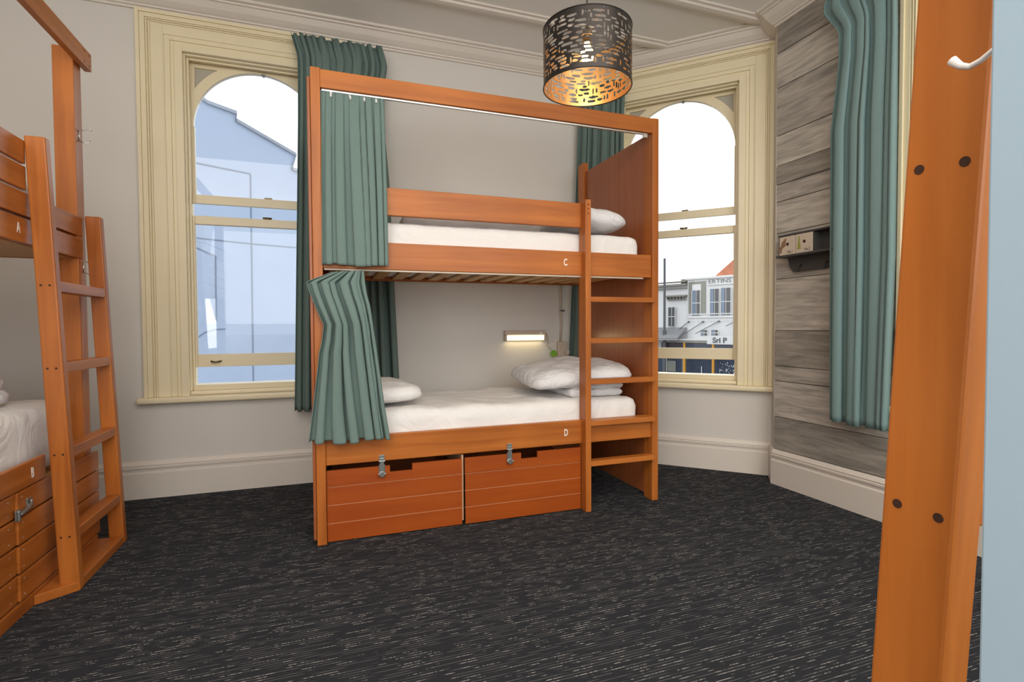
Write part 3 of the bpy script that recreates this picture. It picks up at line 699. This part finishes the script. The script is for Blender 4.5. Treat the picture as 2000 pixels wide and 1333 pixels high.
obj('cord', MB().tube([(PX, PY, PZ+.27), (PX, PY, CZ-.02)], .0032, 8), BLACK, P)
obj('ceiling_rose', MB().lathe((PX, PY, CZ-.03), [(0, 0), (.02, .0), (.045, .018), (.05, .029), (0, .029)], 24), WHITE, P, smooth=True)
pl = bpy.data.lights.new('bulb_light', 'POINT'); pl.energy = 1.0; pl.color = (1, .70, .40); pl.shadow_soft_size = .03
po = bpy.data.objects.new('bulb_light', pl); COL.objects.link(po); po.location = (PX, PY, PZ+.07)

# ---------------------------------------------------------------- reading lamp, wiring on the back wall
YW = 4.058
RL2 = thing('reading_lamp', 'small lit strip reading lamp on the wall above the lower bunk', 'lamp', (1.53, YW, 1.01))
bx('lamp_body', 1.355, 1.712, 4.0, YW, 1.058, 1.095, BEIGE, RL2, .006)
mb = MB(); mb.box(1.355, 1.372, 4.005, YW, 1.01, 1.058); mb.box(1.695, 1.712, 4.005, YW, 1.01, 1.058); mb.box(1.372, 1.695, 4.045, YW, 1.01, 1.058)
obj('end_cap', mb, BEIGE, RL2, bevel=.003)
obj('light_tube', MB().tube([(1.375, 4.022, 1.036), (1.692, 4.022, 1.036)], .017, 14), TUBE, RL2, smooth=True)
bx('switch', 1.655, 1.675, 3.995, 4.0, 1.066, 1.08, WHITE, RL2, .001)
mb = MB(); mb.tube([(1.712, 4.04, 1.075), (1.735, 4.045, 1.07), (1.748, 4.045, 1.04), (1.748, 4.045, .985), (1.735, 4.045, .968), (1.755, 4.04, .955), (1.79, 4.03, .915)], .003, 6)
obj('cable', mb, BEIGE, RL2, smooth=True)
pts = []
mb = MB(); mb.prism([(1.79+(.026 if k % 2 else .031)*math.cos(PI*k/8), 4.02, .90+(.026 if k % 2 else .031)*math.sin(PI*k/8)) for k in range(16)], (0, .006, 0))
tag(obj('tag', mb, GREEN), 'round green tag hanging from the reading lamp cable', 'tag')
S = thing('power_outlet', 'painted power outlet box with conduit pipe beside the lower bunk', 'outlet', (1.876, YW, .86))
bx('outlet_box', 1.832, 1.915, 4.02, YW, .868, 1.0, BEIGE, S, .006)
obj('outlet_switch', MB().tube([(1.905, 4.02, .91), (1.905, 4.0, .91)], .022, 14), BEIGE, S)
obj('conduit', MB().tube([(1.862, 4.045, 1.0), (1.872, 4.045, 1.12), (1.866, 4.045, 1.3), (1.864, 4.045, 1.5), (1.864, 4.045, 1.98)], .009, 8), BEIGE, S, smooth=True)
obj('conduit', MB().tube([(1.855, 4.045, .868), (1.855, 4.045, .25)], .009, 8), BEIGE, S, smooth=True); obj('conduit', MB().tube([(1.892, 4.04, .868), (1.892, 4.04, .25)], .012, 8), WHITE, S, smooth=True)
mb = MB(); mb.tube([(1.856, 4.03, 1.262), (1.862, 4.03, 1.262)], .011, 10); mb.tube([(1.87, 4.03, 1.26), (1.895, 4.03, 1.262)], .008, 8); obj('conduit_clip', mb, METAL, S)
tag(obj('wall_hook', MB().tube([(1.83, 4.058, 1.93), (1.83, 4.03, 1.93), (1.83, 4.02, 1.96), (1.835, 4.03, 1.985)], .007, 8), METAL, smooth=True), 'small metal hook on the wall just above the upper guard rail', 'hook')
mb = MB().box(2.055, 2.095, 3.04, 3.06, 0, .525); tag(obj('board', mb, BLACK, bevel=.004), 'narrow black board standing on the carpet behind the panelled bunk end', 'board')

# ---------------------------------------------------------------- shelf on the boarded wall
XW = 2.984
SH = thing('wall_shelf', 'charcoal wall shelf with small drawers and hooks on the grey boards', 'shelf', (XW, 2.42, 1.48))
mb = MB(); mb.box(2.895, XW, 2.08, 2.757, 1.722, 1.734); mb.box(2.88, XW, 2.08, 2.762, 1.583, 1.596); mb.box(2.97, XW, 2.09, 2.75, 1.596, 1.722)
mb.box(2.9, XW, 2.749, 2.757, 1.596, 1.722); mb.box(2.9, XW, 2.486, 2.492, 1.596, 1.722)
obj('shelf_box', mb, SHELF, SH, bevel=.0015)
mb = MB(); mb.prism([(2.968, 2.745, 1.583), (2.968, 2.73, 1.52), (2.968, 2.70, 1.487), (2.968, 2.14, 1.487), (2.968, 2.11, 1.52), (2.968, 2.095, 1.583)], (.015, 0, 0))
obj('back_board', mb, SHELF, SH, bevel=.001)
for k, (y0, y1) in enumerate(((2.748, 2.625), (2.619, 2.494))):
    d = bx('drawer', 2.897, 2.965, y1, y0, 1.598, 1.72, PAPER, SH, .0015)
    ym = (y0+y1)/2
    obj('finger_hole', MB().tube([(2.8968, ym-.004, 1.668), (2.8962, ym-.004, 1.668)], .0105, 16), DARKM, d)
    text_mesh('number', 'No.%d' % (k+1), .026, SHELF, d, (2.8966, y1+.036, 1.616), FACENX, .8, .01, .0003)
    mb = MB()
    if k == 0:   # brown bird
        body = [(.045, -.03), (.03, -.004), (.024, .02), (.012, .042), (.002, .046), (.006, .034), (.012, .012), (.012, -.006), (.026, -.022), (.03, -.05), (.04, -.052), (.036, -.03)]
        mb.prism([(2.8968, ym+(a-.018)*1.5+(.012 if j in (0, 1, 2, 6, 7) else 0)*(1 if j < 3 else -1)*.5+.026, 1.664+b) for j, (a, b) in enumerate(body)][::-1], (-.0006, 0, 0)); obj('bird_motif', mb, plain('bird_brown', (142, 112, 84), .8), d)
    else:
        for j in range(6):
            z = 1.625+j*.014; w_ = .017*(1-j/7.5)
            mb.prism([(2.8968, ym+.036, z+.012), (2.8968, ym+.036-w_, z+.004), (2.8968, ym+.036-w_*.6, z-.004), (2.8968, ym+.036, z), (2.8968, ym+.036+w_*.6, z-.004), (2.8968, ym+.036+w_, z+.004)], (-.0006, 0, 0))
        obj('fern_motif', mb, plain('fern_green', (150, 156, 60), .8), d)
for y in (2.635, 2.44): obj('shelf_hook', MB().tube([(2.968, y, 1.53), (2.95, y, 1.52), (2.945, y, 1.503), (2.95, y, 1.492), (2.94, y, 1.49)], .0045, 8), BLACK, SH, smooth=True)

# ---------------------------------------------------------------- outside
struct(obj('ground', MB().box(-60, 110, 4.6, 140, -3.9, -3.6), ROAD))
bd = Vector((.88294759, .46947156, 0)); bp0 = Vector((-1.87351173, 8.80283783, 0)); bn = Vector((.46947, -.88295, 0))
def bp(s, z, o=0.0): p = bp0+bd*s+bn*o; return (p.x, p.y, z)
BB = thing('building', 'pale blue rendered building with stepped parapet right outside the left window', 'building', tuple(bp0-Vector((0, 0, 3.6))))
out = [(-4, -3.6), (5, -3.6), (5, 3.3), (1.784, 3.774), (1.51, 3.81), (1.584, 4.056), (.646, 4.366), (.656, 4.478), (.249, 4.516), (-.17, 4.725), (-4, 6.2)]
obj('wall', MB().prism([bp(s, z) for s, z in out], tuple(-bn*.4)), BLUE, BB)
mb = MB()
top = out[2:]
for (a, za), (b, zb) in zip(top, top[1:]):
    mb.prism([bp(a, za, .04), bp(b, zb, .04), bp(b, zb-.05, .04), bp(a, za-.05, .04)], tuple(-bn*.5))
obj('parapet_cap', mb, CAP, BB)
mb = MB()
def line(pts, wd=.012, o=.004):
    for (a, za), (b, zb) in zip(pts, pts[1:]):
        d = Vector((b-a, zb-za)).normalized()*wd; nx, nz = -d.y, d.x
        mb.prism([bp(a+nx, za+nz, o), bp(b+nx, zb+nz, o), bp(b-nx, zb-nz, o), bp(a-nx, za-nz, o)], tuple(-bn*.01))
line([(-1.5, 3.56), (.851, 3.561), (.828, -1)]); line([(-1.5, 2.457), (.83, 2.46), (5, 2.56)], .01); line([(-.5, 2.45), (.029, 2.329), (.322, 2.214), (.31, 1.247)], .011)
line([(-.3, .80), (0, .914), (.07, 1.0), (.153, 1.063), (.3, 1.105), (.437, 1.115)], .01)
obj('groove', mb, BLUESHADE, BB)  # thin dark strips painted as the shade in the grooves
mb = MB(); line([(-.2, 2.50), (.2, 2.40), (.467, 2.314), (.459, 1.16)], .008); line([(.1, 1.17), (.2, 1.22), (.32, 1.245)], .008)
obj('raised_moulding', mb, BLUE, BB)
# street facade across the road
K = 2.2
sd = Vector((-.42261826, .90630779, 0)); sp0 = Vector((12.83*K, 15.34*K, 0)); sn = Vector((-.90630779, -.42261826, 0))
def sp(s, z, o=0.0): p = sp0+sd*(s*K)+sn*o; return (p.x, p.y, EYE+(z-EYE)*K)
def rect(mb, s0, s1, z0, z1, o, d=.3, mi=0): return mb.prism([sp(s0, z0, o), sp(s1, z0, o), sp(s1, z1, o), sp(s0, z1, o)], tuple(-sn*d), mi)
def rots(o): return Matrix.Rotation(math.atan2(-sd.y, -sd.x), 4, 'Z') @ Matrix.Rotation(PI/2, 4, 'X')
ZG = EYE+(-3.6-EYE)/K
SB = thing('building', 'white two storey shop building with grey brick bay and sash windows across the street', 'building', (sp0.x, sp0.y, -3.6))
mb = MB(); mb.prism([sp(.742, ZG), sp(-4, ZG), sp(-4, 2.88), sp(-.2, 2.875), sp(.3, 2.86), sp(.742, 2.82)], tuple(-sn*6)); obj('wall', mb, BWHITE, SB)
mb = MB(); rect(mb, .70, .03, 1.56, 2.72, .03); obj('brick_bay', mb, BGREY, SB)
mb = MB(); rect(mb, .77, -4, 2.80, 2.86, .15, .5); rect(mb, .74, -4, 1.40, 1.43, .1, .3); rect(mb, .74, -4, 1.52, 1.555, .08, .3); rect(mb, -.02, -4, 2.56, 2.585, .1, .3)
rect(mb, .55, .22, 2.40, 2.62, .06, .2)
for i in range(14): rect(mb, .70-i*.12, .67-i*.12, 1.27, 1.30, .08, .2, 0)
obj('cornice', mb, BWHITE, SB)
mb = MB(); mb.prism([sp(-.18, 2.86, -.35), sp(-1.16, 3.64, -.35), sp(-2.2, 2.86, -.35)], tuple(-sn*.4)); obj('gable', mb, ORANGE, SB)
text_mesh('lettering', 'ERTINS', .46, POLE, SB, sp(-.46, 2.68, .03), rots(0), 1.25, -.012, .01)
def swin(s0, s1, z0, z1, par, bars=True, cur=True):
    mb = MB(); rect(mb, s0, s1, z0, z1, .045, .1); w_ = obj('window', mb, BGLASS, par)
    mb = MB(); m = (s0+s1)/2; zm = (z0+z1)/2
    rect(mb, s0+.02, s0, z0, z1, .10, .06); rect(mb, s1, s1-.02, z0, z1, .10, .06); rect(mb, s0, s1, zm-.012, zm+.012, .08, .04)
    if bars: rect(mb, m+.006, m-.006, z0, z1, .08, .04)
    obj('window_frame', mb, BWHITE, w_)
    if cur:
        mb = MB(); rect(mb, s0-.01, s0-.01-(s0-s1)*.32, z0+.01, z1-.01, .055, .01); obj('curtain', mb, BBLUE, w_)
swin(.541, .245, 1.485, 2.40, SB); swin(-.13, -.45, 1.475, 2.42, SB); swin(-.522, -.864, 1.483, 2.435, SB); swin(-.98, -1.3, 1.48, 2.43, SB)
swin(.21, -.03, .76, .96, SB); swin(-.179, -.42, .76, .96, SB); swin(-1.0, -1.2, .76, .96, SB)
for s, z, s1_, z1_ in ((.676, 1.262, 1.30, .76), (.127, 1.256, .794, .80), (-.455, 1.268, .357, .83), (-1.05, 1.26, -.75, 1.1)):
    mb = MB(); mb.tube([sp(s, z, .1), sp(s1_, z1_, .35)], .03, 6); mb.tube([sp(s, z, .02), sp(s, z, .14)], .07, 8); obj('awning_rod', mb, POLE, SB)
mb = MB(); rect(mb, 2.4, -.2, .59, .635, .9, .9); obj('awning_edge', mb, BWHITE, SB)
mb = MB(); rect(mb, 1.245, -.2, .50, .59, .88, .1); obj('fascia', mb, BGREY, SB)
mb = MB(); rect(mb, -.21, -1.6, .47, .77, .95, .1); sg = obj('sign_board', mb, BWHITE, SB)
text_mesh('lettering', 'Sri P', .56, POLE, SB, sp(-.66, .60, .96), rots(0), 1.05, .035, .01)
mb = MB(); rect(mb, 1.6, .8, .10, .50, .8, .3, 0); rect(mb, .8, -3, .10, .48, .8, .3, 1); obj('shop_canopy', mb, [BPLUM, BDARK], SB)
mb = MB(); rect(mb, 2.4, -3, ZG, .12, .2, .2); obj('shopfront', mb, BDARK, SB)
for s in (.66, -.41):
    mb = MB(); rect(mb, s+.035, s-.035, ZG, .5, .9, .15); obj('yellow_post', mb, YELLOW, SB)
mb = MB(); rnd = random.Random(2)
for i in range(46):
    s = rnd.uniform(-.5, -1.05); z = rnd.uniform(-.7, -.2); rect(mb, s, s-rnd.uniform(.01, .03), z, z+rnd.uniform(.015, .05), .24, .02)
rect(mb, .14, .115, -.8, -.35, .3, .03); rect(mb, 1.55, 1.5, -.8, .1, .3, .03); rect(mb, 1.5, 1.15, -.6, -.2, .24, .02, 1); rect(mb, .9, .82, -.8, .1, .24, .02, 1)
obj('shop_display', mb, [BWHITE, BGREY], SB)
LBd = thing('building', 'older white building with moulded cornices left of the grey brick shop', 'building', sp(1.5, ZG))
mb = MB(); rect(mb, 4, .76, ZG, 2.62, -.1, 6); obj('wall', mb, BWHITE, LBd)
mb = MB(); rect(mb, 4, .76, 2.60, 2.68, .25, .6); rect(mb, 4, .80, 2.74, 2.78, 0, .6); rect(mb, 4, .76, 2.50, 2.53, .1, .3); rect(mb, 1.6, .76, 2.20, 2.26, .3, .5); rect(mb, 1.55, .8, 2.08, 2.10, .1, .3)
for i in range(6): rect(mb, 1.55-i*.13, 1.50-i*.13, 2.12, 2.2, .2, .4)
rect(mb, 1.1, .8, 2.62, 2.86, -.4, 1)
obj('cornice', mb, BGREY, LBd); swin(1.502, 1.229, 1.115, 1.814, LBd, cur=False)
mb = MB(); mb.prism([sp(3, 1.055, .0), sp(.78, 1.055, .0), sp(.78, .66, 1.6), sp(3, .66, 1.6)], (0, 0, -.1)); obj('awning_roof', mb, ROOFG, LBd)
mb = MB(); rect(mb, 3, .78, .60, .66, 1.6, .1); obj('awning_edge', mb, BWHITE, LBd)
mb = MB(); mb.tube([sp(1.42, ZG, 1.0), sp(1.42, 3.62, 1.0)], .1, 10); mb.tube([sp(1.42, ZG, 1.0), sp(1.42, .95, 1.0)], .16, 10)
pz = obj('street_pole', mb, POLE); tag(pz, 'tall grey street pole seen through the right window', 'pole')
